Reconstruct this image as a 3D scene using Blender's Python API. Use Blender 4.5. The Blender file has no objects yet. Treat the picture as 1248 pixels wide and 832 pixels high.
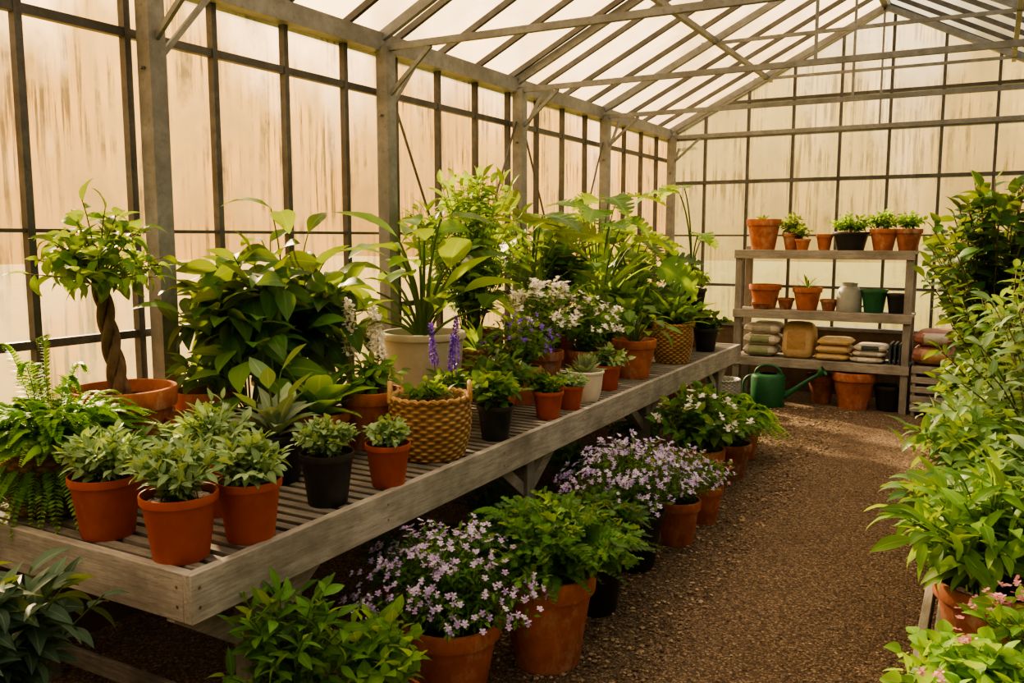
import bpy, math, numpy as np
TAU=2*math.pi
def RS(s): return np.random.RandomState(s)
SEED=[1]
def rs():
    SEED[0]+=1
    return np.random.RandomState(SEED[0])
def nrm(a):
    return a/np.maximum(np.linalg.norm(a,axis=-1,keepdims=True),1e-9)
def srgb(h):
    h=h.lstrip('#'); o=[]
    for i in (0,2,4):
        c=int(h[i:i+2],16)/255
        o.append(c/12.92 if c<=.04045 else ((c+.055)/1.055)**2.4)
    return (*o,1)

# ---------------------------------------------------------------- mesh builder
class MB:
    def __init__(s,name):
        s.name=name; s.v=[]; s.f=[]; s.n=0; s.r=[]; s.a=[]; s.mats=[]; s.fm=[]
    def mi(s,mat):
        if mat not in s.mats: s.mats.append(mat)
        return s.mats.index(mat)
    def add(s,v,f,mat,rnd=0.0,acr=0.0):
        v=np.asarray(v,float).reshape(-1,3); k=len(v)
        if isinstance(f,np.ndarray): fl=(f+s.n).tolist()
        else: fl=[[i+s.n for i in q] for q in f]
        s.v.append(v); s.f.extend(fl); s.fm.append(np.full(len(fl),s.mi(mat)))
        s.r.append(np.broadcast_to(np.asarray(rnd,float),(k,)).copy()); s.a.append(np.broadcast_to(np.asarray(acr,float),(k,)).copy())
        s.n+=k
    def build(s,bevel=0,sharp=45,origin=None):
        me=bpy.data.meshes.new(s.name)
        V=np.concatenate(s.v)
        if origin is None:
            mn=V.min(0); mx=V.max(0); origin=((mn[0]+mx[0])/2,(mn[1]+mx[1])/2,mn[2])
        V=V-np.array(origin)
        me.from_pydata(V.tolist(),[],s.f)
        me.polygons.foreach_set('material_index',np.concatenate(s.fm).astype(np.int32))
        me.polygons.foreach_set('use_smooth',np.ones(len(me.polygons),dtype=bool))
        for nme,arr in (('rnd',s.r),('acr',s.a)):
            at=me.attributes.new(nme,'FLOAT','POINT'); at.data.foreach_set('value',np.concatenate(arr).astype(np.float32))
        for m in s.mats: me.materials.append(m)
        me.update()
        try: me.set_sharp_from_angle(angle=math.radians(sharp))
        except Exception: pass
        ob=bpy.data.objects.new(s.name,me); ob.location=origin
        bpy.context.scene.collection.objects.link(ob)
        if bevel:
            b=ob.modifiers.new('bevel','BEVEL'); b.width=bevel; b.segments=2; b.limit_method='ANGLE'
        return ob

def lathe(m,prof,c,mat,segs=32,rnd=0.0,wob=None,rw=None):
    p=np.array(prof,float); K=len(p); ph=np.arange(segs)*TAU/segs
    r=p[:,0][:,None]*np.ones(segs); 
    if wob is not None: r=r+wob(ph[None,:],np.arange(K)[:,None])*(r>1e-4)
    v=np.stack([c[0]+r*np.cos(ph),c[1]+r*np.sin(ph),c[2]+p[:,1][:,None]*np.ones(segs)],-1).reshape(-1,3)
    i=np.arange(K-1)[:,None]*segs; j=np.arange(segs)[None,:]; j2=(j+1)%segs
    f=np.stack([i+j,i+j2,i+segs+j2,i+segs+j],-1).reshape(-1,4)
    if rw is not None: rnd=(rw(ph[None,:],np.arange(K)[:,None])*np.ones((K,segs))).ravel()
    m.add(v,f,mat,rnd)

BF=np.array([[0,3,2,1],[4,5,6,7],[0,1,5,4],[1,2,6,5],[2,3,7,6],[3,0,4,7]])
def box(m,c,s,mat,rz=0,rnd=None):
    x,y,z=s[0]/2,s[1]/2,s[2]/2
    v=np.array([[-x,-y,-z],[x,-y,-z],[x,y,-z],[-x,y,-z],[-x,-y,z],[x,-y,z],[x,y,z],[-x,y,z]])
    if rz:
        cs,sn=math.cos(rz),math.sin(rz); v=np.stack([v[:,0]*cs-v[:,1]*sn,v[:,0]*sn+v[:,1]*cs,v[:,2]],-1)
    m.add(v+np.array(c),BF,mat,np.random.RandomState(m.n+7).rand() if rnd is None else rnd)
def bx(m,x0,x1,y0,y1,z0,z1,mat,rnd=None): box(m,((x0+x1)/2,(y0+y1)/2,(z0+z1)/2),(x1-x0,y1-y0,z1-z0),mat,0,rnd)
def beam(m,a,b,w,h,mat,rnd=None):
    a=np.array(a,float); b=np.array(b,float); d=nrm(b-a)
    ref=np.array([0,0,1.]) if abs(d[2])<.95 else np.array([0,1.,0])
    s=nrm(np.cross(d,ref)); u=np.cross(s,d)
    v=[]
    for p in (a,b):
        for sx,sy in ((-1,-1),(1,-1),(1,1),(-1,1)): v.append(p+s*sx*w/2+u*sy*h/2)
    m.add(v,BF,mat,np.random.RandomState(m.n+3).rand() if rnd is None else rnd)

def tubes(m,P,rad,mat,segs=4,rnd=0.0):
    """P (N,K,3), rad (K,) or (N,K)"""
    P=np.asarray(P,float)
    if P.ndim==2: P=P[None]
    N,K,_=P.shape; rad=np.broadcast_to(np.asarray(rad,float),(N,K))
    T=nrm(np.gradient(P,axis=1))
    ref=np.zeros_like(T); ref[...,0]=.31; ref[...,1]=.87; ref[...,2]=.38
    S=nrm(np.cross(T,ref)); U=np.cross(S,T)
    ph=np.arange(segs)*TAU/segs
    v=P[:,:,None,:]+rad[:,:,None,None]*(S[:,:,None,:]*np.cos(ph)[None,None,:,None]+U[:,:,None,:]*np.sin(ph)[None,None,:,None])
    n=np.arange(N)[:,None,None]*K*segs; i=np.arange(K-1)[None,:,None]*segs; j=np.arange(segs)[None,None,:]; j2=(j+1)%segs
    f=np.stack([n+i+j,n+i+j2,n+i+segs+j2,n+i+segs+j],-1).reshape(-1,4)
    m.add(v.reshape(-1,3),f,mat,rnd)

# leaf outlines
def rp(p,K): return np.interp(np.linspace(0,1,K),np.linspace(0,1,len(p)),p)
LANC=[.06,.55,.95,1,.8,.45,.03]
OVAT=[.08,.7,1,.97,.75,.4,.03]
HEART=[.5,.95,1,.85,.62,.35,.03]
TINY=[.1,1,.8,.05]
OBOV=[.12,.45,.8,1,.85,.1]
STRAP=[.45,.7,.9,1,1,.9,.75,.5,.03]
PETAL=[.2,.8,1,.55]
LOBE=[.1,.9,.5,1,.45,.7,.05]
_e=rp([.5,.95,1,.95,.85,.7,.45,.04],30)
MONS=np.array([_e[i]*(.38 if (i%4==3 and 5<i<28) else 1) for i in range(30)])
def leafs(m,B,D,L,W,prof,mat,rng,droop=.6,fold=.25,roll=.4,rnd=None):
    B=np.asarray(B,float).reshape(-1,3); N=len(B); D=nrm(np.asarray(D,float).reshape(-1,3))
    L=np.broadcast_to(L,(N,)); W=np.broadcast_to(W,(N,)); droop=np.broadcast_to(droop,(N,))
    Z=np.array([0,0,1.]); n=Z-(D@Z)[:,None]*D
    bad=np.linalg.norm(n,axis=1)<.05; n[bad]=np.array([1,0,0]); n=nrm(n)
    s=np.cross(D,n); a=rng.randn(N)[:,None]*roll
    n,s=n*np.cos(a)+s*np.sin(a), s*np.cos(a)-n*np.sin(a)
    prof=np.asarray(prof,float); K=len(prof); t=np.linspace(0,1,K)
    A=droop[:,None]*t
    d=D[:,None]*np.cos(A)[...,None]-n[:,None]*np.sin(A)[...,None]
    nr=n[:,None]*np.cos(A)[...,None]+D[:,None]*np.sin(A)[...,None]
    stp=d[:,:-1]*(L/(K-1))[:,None,None]
    pos=B[:,None]+np.concatenate([np.zeros((N,1,3)),np.cumsum(stp,1)],1)
    w=(W/2)[:,None]*prof
    sd=s[:,None]*w[...,None]; up=nr*(w*fold)[...,None]
    wav=(rng.rand(N,K,1)-.5)*.12*w[...,None]*nr
    V=np.stack([pos+sd+up+wav,pos,pos-sd+up-wav],2)   # N,K,3,3
    b=np.arange(N)[:,None,None]*K*3; i=np.arange(K-1)[None,:,None]*3; j=np.arange(2)[None,None,:]
    f=np.stack([b+i+j,b+i+j+1,b+i+3+j+1,b+i+3+j],-1).reshape(-1,4)
    if rnd is None: rnd=rng.rand(N)
    rr=np.repeat(rnd,K*3); aa=np.tile([1,0,1],N*K)
    m.add(V.reshape(-1,3),f,mat,rr,aa)

# ---------------------------------------------------------------- materials
def newmat(n):
    m=bpy.data.materials.new(n); m.use_nodes=True; nt=m.node_tree; nt.nodes.clear()
    o=nt.nodes.new('ShaderNodeOutputMaterial'); return m,nt,o
def mixc(nt,fac,a,b,bt='MIX'):
    n=nt.nodes.new('ShaderNodeMix'); n.data_type='RGBA'; n.blend_type=bt
    for sock,val in ((n.inputs[0],fac),(n.inputs[6],a),(n.inputs[7],b)):
        if isinstance(val,bpy.types.NodeSocket): nt.links.new(val,sock)
        else: sock.default_value=val
    return n.outputs[2]
def noise(nt,scale,detail=4,vec=None,rough=.5):
    n=nt.nodes.new('ShaderNodeTexNoise'); n.inputs['Scale'].default_value=scale; n.inputs['Detail'].default_value=detail; n.inputs['Roughness'].default_value=rough
    if vec is not None: nt.links.new(vec,n.inputs['Vector'])
    return n.outputs['Fac']
def ramp(nt,fac,st):
    n=nt.nodes.new('ShaderNodeValToRGB'); nt.links.new(fac,n.inputs[0]); e=n.color_ramp.elements
    while len(e)<len(st): e.new(.5)
    for i,(p,c) in enumerate(st):
        e[i].position=p; e[i].color=c if not isinstance(c,float) else (c,c,c,1)
    return n.outputs[0]
def geo(nt): return nt.nodes.new('ShaderNodeNewGeometry').outputs['Position']
def vmul(nt,v,s):
    n=nt.nodes.new('ShaderNodeVectorMath'); n.operation='MULTIPLY'; nt.links.new(v,n.inputs[0]); n.inputs[1].default_value=s; return n.outputs[0]
def mth(nt,op,a,b=None,clamp=False):
    n=nt.nodes.new('ShaderNodeMath'); n.operation=op; n.use_clamp=clamp
    for i,x in enumerate((a,b)):
        if x is None: continue
        if isinstance(x,(int,float)): n.inputs[i].default_value=x
        else: nt.links.new(x,n.inputs[i])
    return n.outputs[0]
def bump(nt,h,st,dist=.01):
    n=nt.nodes.new('ShaderNodeBump'); n.inputs['Strength'].default_value=st; n.inputs['Distance'].default_value=dist; nt.links.new(h,n.inputs['Height']); return n.outputs[0]
def attr(nt,n):
    a=nt.nodes.new('ShaderNodeAttribute'); a.attribute_name=n; return a.outputs['Fac']
def princ(nt,o,col,rough=.6,normal=None,metal=0,spec=.5):
    p=nt.nodes.new('ShaderNodeBsdfPrincipled')
    if isinstance(col,tuple): p.inputs['Base Color'].default_value=col
    else: nt.links.new(col,p.inputs['Base Color'])
    if isinstance(rough,float): p.inputs['Roughness'].default_value=rough
    else: nt.links.new(rough,p.inputs['Roughness'])
    p.inputs['Metallic'].default_value=metal; p.inputs['Specular IOR Level'].default_value=spec
    if normal is not None: nt.links.new(normal,p.inputs['Normal'])
    if o is not None: nt.links.new(p.outputs[0],o.inputs[0])
    return p

def leafmat(n,c1,c2,rib=None,tr=.4,rough=.48,spec=.3,edge=None):
    m,nt,o=newmat(n)
    c=mixc(nt,attr(nt,'rnd'),srgb(c1),srgb(c2))
    g=geo(nt)
    c=mixc(nt,mth(nt,'MULTIPLY',noise(nt,9,2,g),.35),c,srgb(c1),'MIX')
    a=attr(nt,'acr')
    if rib: c=mixc(nt,ramp(nt,a,[(0.0,.55),(.12,0.0)]),c,srgb(rib))
    if edge: c=mixc(nt,ramp(nt,a,[(.72,0.0),(.9,1.0)]),c,srgb(edge))
    p=princ(nt,None,c,rough,None,0,spec)
    t=nt.nodes.new('ShaderNodeBsdfTranslucent')
    tc=mixc(nt,.55,c,(.54,.68,.06,1)); nt.links.new(tc,t.inputs[0])
    x=nt.nodes.new('ShaderNodeMixShader'); x.inputs[0].default_value=tr
    nt.links.new(p.outputs[0],x.inputs[1]); nt.links.new(t.outputs[0],x.inputs[2]); nt.links.new(x.outputs[0],o.inputs[0])
    return m
def petalmat(n,c1,c2):
    m,nt,o=newmat(n); c=mixc(nt,attr(nt,'rnd'),srgb(c1),srgb(c2))
    p=princ(nt,None,c,.6); t=nt.nodes.new('ShaderNodeBsdfTranslucent'); nt.links.new(c,t.inputs[0])
    x=nt.nodes.new('ShaderNodeMixShader'); x.inputs[0].default_value=.35
    nt.links.new(p.outputs[0],x.inputs[1]); nt.links.new(t.outputs[0],x.inputs[2]); nt.links.new(x.outputs[0],o.inputs[0]); return m
L_DARK=leafmat('leaf_dark','#1d401d','#437a32','#70944a',.3)
L_MID=leafmat('leaf_mid','#2a5826','#629a3e','#8ab058')
L_BRIGHT=leafmat('leaf_bright','#44742a','#8cbf4e','#aac870',.5)
L_LIME=leafmat('leaf_lime','#5c962e','#a0d054','#bcd480',.5)
L_SAGE=leafmat('leaf_sage','#688c62','#acc898','#c0d4ae',.3,.6,.2)
L_SILV=leafmat('leaf_silver','#70866e','#a8b8a0','#c8d0bc',.25,.6,.2)
L_DUSK=leafmat('leaf_dusky','#2a4434','#527058','#86a288',.15)
L_CREAM=leafmat('leaf_variegated','#44763a','#86ae60','#b8c888',.35,.45,.4)
L_OLIVE=leafmat('leaf_olive','#4c6828','#7d9a42','#a0aa60',.4)
L_FERN=leafmat('leaf_fern','#64a62c','#b0de4c',None,.5)
STEM=leafmat('stem_green','#3f5a22','#5f7c30',None,.1)
F_WHITE=petalmat('petal_white','#f2ece6','#fffcf6')
F_LILAC=petalmat('petal_lilac','#b49ad8','#e2d8f4')
F_VIOL=petalmat('petal_violet','#6840c0','#9468e0')
F_PINK=petalmat('petal_pink','#c8788c','#eab0b4')
F_YEL=petalmat('petal_yellow','#d8b040','#e8c850')

def potmat(n,c1,c2,c3,rough=.8,st=.3,streak=.55,weave_shade=False,dark=None):
    m,nt,o=newmat(n); g=geo(nt)
    c=mixc(nt,ramp(nt,noise(nt,7,5,g,.6),[(.35,0.0),(.65,1.0)]),srgb(c1),srgb(c2))
    c=mixc(nt,ramp(nt,noise(nt,11,6,vmul(nt,g,(1,1,.6)),.7),[(.5,0.0),(.7,streak)]),c,srgb(c3))
    if dark: c=mixc(nt,ramp(nt,noise(nt,5,6,vmul(nt,g,(1.3,1.3,.8)),.7),[(.52,0.0),(.72,.7)]),c,srgb(dark))
    if weave_shade: c=mixc(nt,ramp(nt,attr(nt,'rnd'),[(.15,.75),(.6,0.0)]),c,srgb('#3a2614'))  # shade between wicker strands painted into the colour
    princ(nt,o,c,rough,bump(nt,noise(nt,60,4,g),st,.004)); return m
TERRA=potmat('terracotta','#9a583a','#b87048','#c8a88e',.9,.4,.65,False,'#6e402c')
TERRA2=potmat('terracotta_weathered','#7e4c36','#a4684c','#b4a490',.92,.45,.75,False,'#5a3828')
PLAST=potmat('terracotta_plastic','#9c4624','#ae522c','#b46a44',.55,.08,.45,False,'#84381c')
BLACK=potmat('black_plastic','#1b1c1e','#242628','#34332f',.45,.06)
STONEP=potmat('stone_glaze','#b0aa96','#c0baa4','#cec8b4',.6,.1)
WHITEP=potmat('white_ceramic','#cfc8ba','#ddd6c8','#e4dece',.4,.03)
GREENP=potmat('green_plastic','#1f5a3a','#28693f','#2d7048',.4,.04)
GALV=potmat('galvanised','#8c928c','#a0a49c','#b0b2aa',.45,.05)
def soilmat():
    m,nt,o=newmat('soil'); g=geo(nt)
    c=ramp(nt,noise(nt,90,4,g),[(.3,srgb('#1c130d')),(.6,srgb('#3a291c')),(.72,srgb('#6a5640'))])
    princ(nt,o,c,.95,bump(nt,noise(nt,80,5,g),1,.02)); return m
SOIL=soilmat()
def woodmat(n,c1,c2,c3,axis=(1,1,1),ks=.5,rough=.85):
    m,nt,o=newmat(n); g=geo(nt); r=attr(nt,'rnd')
    ad=nt.nodes.new('ShaderNodeVectorMath'); ad.operation='ADD'; nt.links.new(vmul(nt,g,axis),ad.inputs[0])
    cb=nt.nodes.new('ShaderNodeCombineXYZ')
    for i in range(3): nt.links.new(mth(nt,'MULTIPLY',r,37.0),cb.inputs[i])
    nt.links.new(cb.outputs[0],ad.inputs[1]); v=ad.outputs[0]
    c=mixc(nt,ramp(nt,noise(nt,6,7,v,.7),[(.36,0.0),(.6,1.0)]),srgb(c1),srgb(c2))
    c=mixc(nt,ramp(nt,noise(nt,2.6,5,g,.65),[(.42,0.0),(.68,.8)]),c,srgb(c3))
    c=mixc(nt,ramp(nt,noise(nt,14,5,v,.7),[(.56,0.0),(.66,.55)]),c,srgb(c3))
    c=mixc(nt,mth(nt,'MULTIPLY',r,.25),c,srgb(c3),'MIX')
    princ(nt,o,c,rough,bump(nt,noise(nt,10,6,v,.7),ks,.004)); return m
WOODY=woodmat('bench_wood_long','#949084','#b6b2a8','#6c685e',(12,1,12))
WOODX=woodmat('bench_wood_slat','#6e6a62','#8e8a80','#443f38',(1,12,12))
WOODE=woodmat('bench_wood_end','#949084','#b2aea4','#6c685e',(1,12,12))
WOODZ=woodmat('post_wood','#85827a','#a09c94','#5c5850',(12,12,1))
FRAME=woodmat('frame_metal_paint','#767a7c','#8c9092','#5c5e5e',(2,2,2),.08,.55)
FRAMED=woodmat('glazing_bar','#4a4c4e','#606264','#363636',(2,2,2),.08,.55)
WICK=potmat('wicker','#94703f','#b8945e','#c8a874',.75,.3,.5,True)
WICKD=potmat('wicker_dark','#644c2e','#846440','#907248',.75,.3,.5,True)
BARK=woodmat('bark','#5a4836','#84705a','#453628',(6,6,2))

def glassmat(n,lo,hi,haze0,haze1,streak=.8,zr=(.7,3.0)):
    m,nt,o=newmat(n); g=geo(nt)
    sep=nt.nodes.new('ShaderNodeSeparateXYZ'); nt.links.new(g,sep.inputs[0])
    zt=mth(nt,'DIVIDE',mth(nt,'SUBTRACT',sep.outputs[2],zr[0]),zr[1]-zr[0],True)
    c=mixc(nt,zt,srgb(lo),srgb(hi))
    wn=nt.nodes.new('ShaderNodeTexWhiteNoise'); sn=nt.nodes.new('ShaderNodeVectorMath'); sn.operation='FLOOR'
    nt.links.new(vmul(nt,g,(1.99,1.99,1.05)),sn.inputs[0]); nt.links.new(sn.outputs[0],wn.inputs[0])
    c=mixc(nt,mth(nt,'MULTIPLY',wn.outputs[0],.25),c,srgb('#6a4a20'),'MIX')
    s1=noise(nt,1,7,vmul(nt,g,(26,26,1.0)),.7); s2=noise(nt,1,5,vmul(nt,g,(2.6,2.6,2.0)),.65)
    st=mth(nt,'MULTIPLY',ramp(nt,s1,[(.48,0.0),(.56,1.0)]),ramp(nt,s2,[(.44,.05),(.58,1.0)]))
    if streak: c=mixc(nt,mth(nt,'MULTIPLY',st,streak),c,srgb('#33200a'))
    haze=mth(nt,'ADD',haze0,mth(nt,'MULTIPLY',ramp(nt,s2,[(.35,0.0),(.65,1.0)]),haze1-haze0),True)
    t=nt.nodes.new('ShaderNodeBsdfTranslucent'); nt.links.new(c,t.inputs[0])
    tp=nt.nodes.new('ShaderNodeBsdfTransparent'); nt.links.new(mixc(nt,.72,c,(1,.98,.94,1)),tp.inputs[0])
    x=nt.nodes.new('ShaderNodeMixShader'); nt.links.new(haze,x.inputs[0]); nt.links.new(tp.outputs[0],x.inputs[1]); nt.links.new(t.outputs[0],x.inputs[2])
    nt.links.new(x.outputs[0],o.inputs[0]); return m
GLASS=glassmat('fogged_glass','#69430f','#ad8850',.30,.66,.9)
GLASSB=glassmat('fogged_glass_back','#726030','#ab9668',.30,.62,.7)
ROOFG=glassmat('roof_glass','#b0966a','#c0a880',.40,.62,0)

# ---------------------------------------------------------------- building
XL,XR,YB,YF=-3.47,1.25,10.2,-2.4
ZE,ZR,XC=2.97,4.17,-1.11
SL=(ZR-ZE)/(XC-XL)
def roofz(x): return ZE+SL*(x-XL) if x<XC else ZE+SL*(XR-x)

def gravel():
    m,nt,o=newmat('gravel'); g=geo(nt)
    v=nt.nodes.new('ShaderNodeTexVoronoi'); v.inputs['Scale'].default_value=95; nt.links.new(g,v.inputs['Vector'])
    v2=nt.nodes.new('ShaderNodeTexVoronoi'); v2.inputs['Scale'].default_value=230; nt.links.new(g,v2.inputs['Vector'])
    sp=nt.nodes.new('ShaderNodeSeparateColor'); nt.links.new(v.outputs['Color'],sp.inputs[0])
    c=ramp(nt,sp.outputs[0],[(0,srgb('#62523f')),(.5,srgb('#887258')),(.85,srgb('#a68e72')),(1,srgb('#c4ae90'))])
    c=mixc(nt,ramp(nt,noise(nt,1.6,5,g,.6),[(.35,0.0),(.7,.45)]),c,srgb('#6e5842'))
    h=mth(nt,'ADD',mth(nt,'MULTIPLY',v.outputs['Distance'],-1.3),mth(nt,'MULTIPLY',v2.outputs['Distance'],-.5))
    h=mth(nt,'ADD',h,mth(nt,'MULTIPLY',noise(nt,3,4,g),2.5))
    c=mixc(nt,ramp(nt,v.outputs['Distance'],[(.35,0.0),(.8,.6)]),c,srgb('#2c2016'))
    princ(nt,o,c,.92,bump(nt,h,1,.013)); return m
GRAV=gravel()
m=MB('floor'); bx(m,XL-.1,XR+.1,YF-.1,YB+.1,-.08,0,GRAV); m.build()
def pebbles():
    m=MB('gravel_pebbles'); r=rs(); N=18000
    x=np.concatenate([r.uniform(-2.3,-1.1,8000),r.uniform(-1.4,-.1,10000)]); y=1.2+8*r.rand(N)**1.4
    s=np.concatenate([r.uniform(.005,.014,8000),r.uniform(.003,.008,10000)])
    o=np.array([[1,0,0],[-1,0,0],[0,1,0],[0,-1,0],[0,0,1],[0,0,-1.],[.6,.6,.5],[-.6,.6,.5],[-.6,-.6,.5],[.6,-.6,.5]])
    fc=[[4,0,6],[4,6,2],[0,2,6],[4,2,7],[4,7,1],[2,1,7],[4,1,8],[4,8,3],[1,3,8],[4,3,9],[4,9,0],[3,0,9],[5,2,0],[5,1,2],[5,3,1],[5,0,3]]
    a=r.rand(N)*TAU; q=o[None]*(1+.35*r.randn(N,10,1)*.5)*s[:,None,None]*np.stack([np.ones(N),r.uniform(.6,1,N),r.uniform(.4,.8,N)],-1)[:,None,:]
    X=q[...,0]*np.cos(a)[:,None]-q[...,1]*np.sin(a)[:,None]; Y=q[...,0]*np.sin(a)[:,None]+q[...,1]*np.cos(a)[:,None]
    v=np.stack([X+x[:,None],Y+y[:,None],q[...,2]+s[:,None]*.35],-1)
    f=(np.array(fc)[None]+np.arange(N)[:,None,None]*10).reshape(-1,3)
    mm,nt,o_=newmat('pebble'); c=ramp(nt,attr(nt,'rnd'),[(0,srgb('#544534')),(.5,srgb('#867056')),(1,srgb('#b6a082'))]); princ(nt,o_,c,.85)
    m.add(v.reshape(-1,3),f,mm,np.repeat(r.rand(N),10)); m.build()
pebbles()
CONC=potmat('knee_wall_render','#5e5040','#706250','#463c30',.9,.4)
m=MB('wall_left'); bx(m,XL-.08,XL+.05,YF,YB,0,.72,CONC); bx(m,XL-.1,XL+.055,YF,YB,.72,.76,FRAME); m.build(bevel=.004)
m=MB('wall_back'); bx(m,XL+.05,XR-.05,YB-.05,YB+.08,0,.72,CONC); bx(m,XL+.08,XR-.08,YB-.08,YB+.1,.72,.76,FRAME); m.build(bevel=.004)
m=MB('wall_right'); bx(m,XR-.05,XR+.08,YF,YB,0,.76,CONC); m.build()
m=MB('wall_front'); bx(m,XL+.05,XR-.05,YF-.08,YF+.05,0,.76,CONC); m.build()
def quad(name,pts,mat):
    m=MB(name); m.add(pts,[list(range(len(pts)))],mat); return m.build()
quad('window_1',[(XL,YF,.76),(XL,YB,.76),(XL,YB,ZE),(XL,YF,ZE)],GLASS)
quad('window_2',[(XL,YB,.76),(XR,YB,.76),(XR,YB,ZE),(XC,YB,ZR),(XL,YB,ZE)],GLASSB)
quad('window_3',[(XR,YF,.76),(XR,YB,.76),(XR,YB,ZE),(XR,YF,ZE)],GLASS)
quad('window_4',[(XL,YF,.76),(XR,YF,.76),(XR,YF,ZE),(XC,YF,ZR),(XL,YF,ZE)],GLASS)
m=MB('ceiling')
m.add([(XL-.1,YF,ZE+.03),(XL-.1,YB,ZE+.03),(XC,YB,ZR+.05),(XC,YF,ZR+.05)],[[0,1,2,3]],ROOFG)
m.add([(XC,YF,ZR+.05),(XC,YB,ZR+.05),(XR+.1,YB,ZE+.03),(XR+.1,YF,ZE+.03)],[[0,1,2,3]],ROOFG)
m.build()
ys=np.arange(-2.35,10.2,.5)
for nm,X,sg in (('trim_1',XL,1),('trim_2',XR,-1)):
    m=MB(nm)
    for y in ys: bx(m,min(X,X+sg*.04),max(X,X+sg*.04),y-.016,y+.016,.76,ZE,FRAMED)
    for z,h in ((1.31,.036),(1.78,.016),(2.66,.04)):
        bx(m,min(X,X+sg*.035),max(X,X+sg*.035),YF,YB,z-h/2,z+h/2,FRAMED)
    bx(m,min(X-sg*.05,X+sg*.1),max(X-sg*.05,X+sg*.1),YF,YB,ZE-.07,ZE+.04,FRAME)
    m.build()
for nm,Y,sg in (('trim_3',YB,-1),('trim_4',YF,1)):
    m=MB(nm); y0,y1=sorted((Y,Y+sg*.045))
    for x in np.arange(XL+.44,XR,.5): bx(m,x-.015,x+.015,y0,y1,.76,roofz(x),FRAMED)
    for z,h in ((1.2,.03),(1.78,.018),(2.4,.04),(2.93,.06),(3.3,.035),(3.68,.03)):
        x0=XL if z<ZE else XL+(z-ZE)/SL; x1=XR if z<ZE else XR-(z-ZE)/SL
        bx(m,x0,x1,y0-.005,y1+.005,z-h/2,z+h/2,FRAMED)
    beam(m,(XL,(y0+y1)/2,ZE),(XC,(y0+y1)/2,ZR),.06,.07,FRAME); beam(m,(XR,(y0+y1)/2,ZE),(XC,(y0+y1)/2,ZR),.06,.07,FRAME)
    m.build()
m=MB('trim_5')
for y in ys:
    beam(m,(XL-.05,y,ZE-.0),(XC,y,ZR+.02),.03,.04,FRAMED); beam(m,(XR+.05,y,ZE),(XC,y,ZR+.02),.03,.04,FRAMED)
m.build()
m=MB('roof_purlins')
bx(m,XC-.03,XC+.03,YF,YB,ZR-.05,ZR+.04,FRAME)
for x in (-2.3,.08): bx(m,x-.02,x+.02,YF,YB,roofz(x)-.07,roofz(x)-.025,FRAME)
m.build()
posts=[-.8,.95,2.72,4.45,6.2,7.95,9.95]
for y in posts:
    m=MB('roof_truss')
    beam(m,(XL+.02,y,ZE-.05),(XR-.02,y,ZE-.05),.035,.04,FRAME)
    beam(m,(XL+.02,y,ZE-.01),(XC,y,ZR-.05),.035,.06,FRAME); beam(m,(XR-.02,y,ZE-.01),(XC,y,ZR-.05),.035,.06,FRAME)
    beam(m,(XC,y,ZE-.05),(XC,y,ZR-.05),.02,.02,FRAME)
    zc=3.5; xo=(zc-ZE)/SL
    beam(m,(XL+xo,y,zc),(XR-xo,y,zc),.025,.03,FRAME)
    m.build()
    m=MB('greenhouse_post')
    for X,sg in ((XL+.105,1),(XR-.105,-1)):
        bx(m,X-.042,X+.042,y-.045,y+.045,0,ZE-.05,FRAME)
        beam(m,(X,y+.03,ZE-.42),(X,y+.36,ZE-.05),.02,.025,FRAME)
        beam(m,(X,y,ZE-.36),(X+sg*.34,y,ZE-.07),.02,.025,FRAME)
        lathe(m,[(.012,0),(.012,.01),(0.0001,.012)],(X,y-.05,2.5),FRAMED,8)
    if 4<y<7: beam(m,(XL+.1,y+.05,ZE-.3),(XL+.1,y+.85,1.2),.012,.012,FRAMED)
    if 5<y<9: beam(m,(XL+.1,y-.05,ZE-.3),(XL+.1,y-.85,1.2),.012,.012,FRAMED)
    m.build()

# ---------------------------------------------------------------- furniture
BZ=.78; BX0,BX1,BY0,BY1=-3.3,-1.96,1.63,7.85
m=MB('potting_bench')
y=BY0+.06
while y<BY1-.05:
    bx(m,BX0+.03,BX1-.035,y,y+.040,BZ-.028,BZ,WOODX); y+=.066
bx(m,BX1-.035,BX1,BY0,BY1,BZ-.145,BZ+.006,WOODY,.2); bx(m,BX0,BX0+.035,BY0,BY1,BZ-.145,BZ+.006,WOODY,.7)
bx(m,BX0+.035,BX1-.035,BY0,BY0+.035,BZ-.145,BZ+.006,WOODE,.1); bx(m,BX0+.035,BX1-.035,BY1-.035,BY1,BZ-.145,BZ+.006,WOODE,.9)
for x in (-2.85,-2.45): bx(m,x-.025,x+.025,BY0+.04,BY1-.04,BZ-.12,BZ-.03,WOODY)
for y in (1.95,3.85,5.6,7.4):
    for x in (BX0+.09,BX1-.1): bx(m,x-.04,x+.04,y-.04,y+.04,0,BZ-.03,WOODZ)
    bx(m,BX0+.05,BX1-.06,y-.06,y-.04,BZ-.2,BZ-.11,WOODX); bx(m,BX0+.05,BX1-.06,y-.06,y-.04,.15,.22,WOODX)
    beam(m,(BX1-.1,y+.02,.42),(BX1-.1,y-.3,BZ-.13),.035,.06,WOODY); beam(m,(BX1-.1,y,.42),(BX1-.1,y+.36,BZ-.13),.035,.06,WOODY)
def nail(m,p,ax):
    a=np.arange(8)*TAU/8; 
    if ax=='x': v=[(p[0],p[1]+.006*math.cos(t),p[2]+.006*math.sin(t)) for t in a]
    else: v=[(p[0]+.006*math.cos(t),p[1],p[2]+.006*math.sin(t)) for t in a]
    m.add(v,[list(range(8))],BARK)
for y in list(np.arange(BY0+.03,BY1,.9)):
    for dz in (-.04,-.10): nail(m,(BX1+.001,y,BZ+dz),'x')
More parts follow.
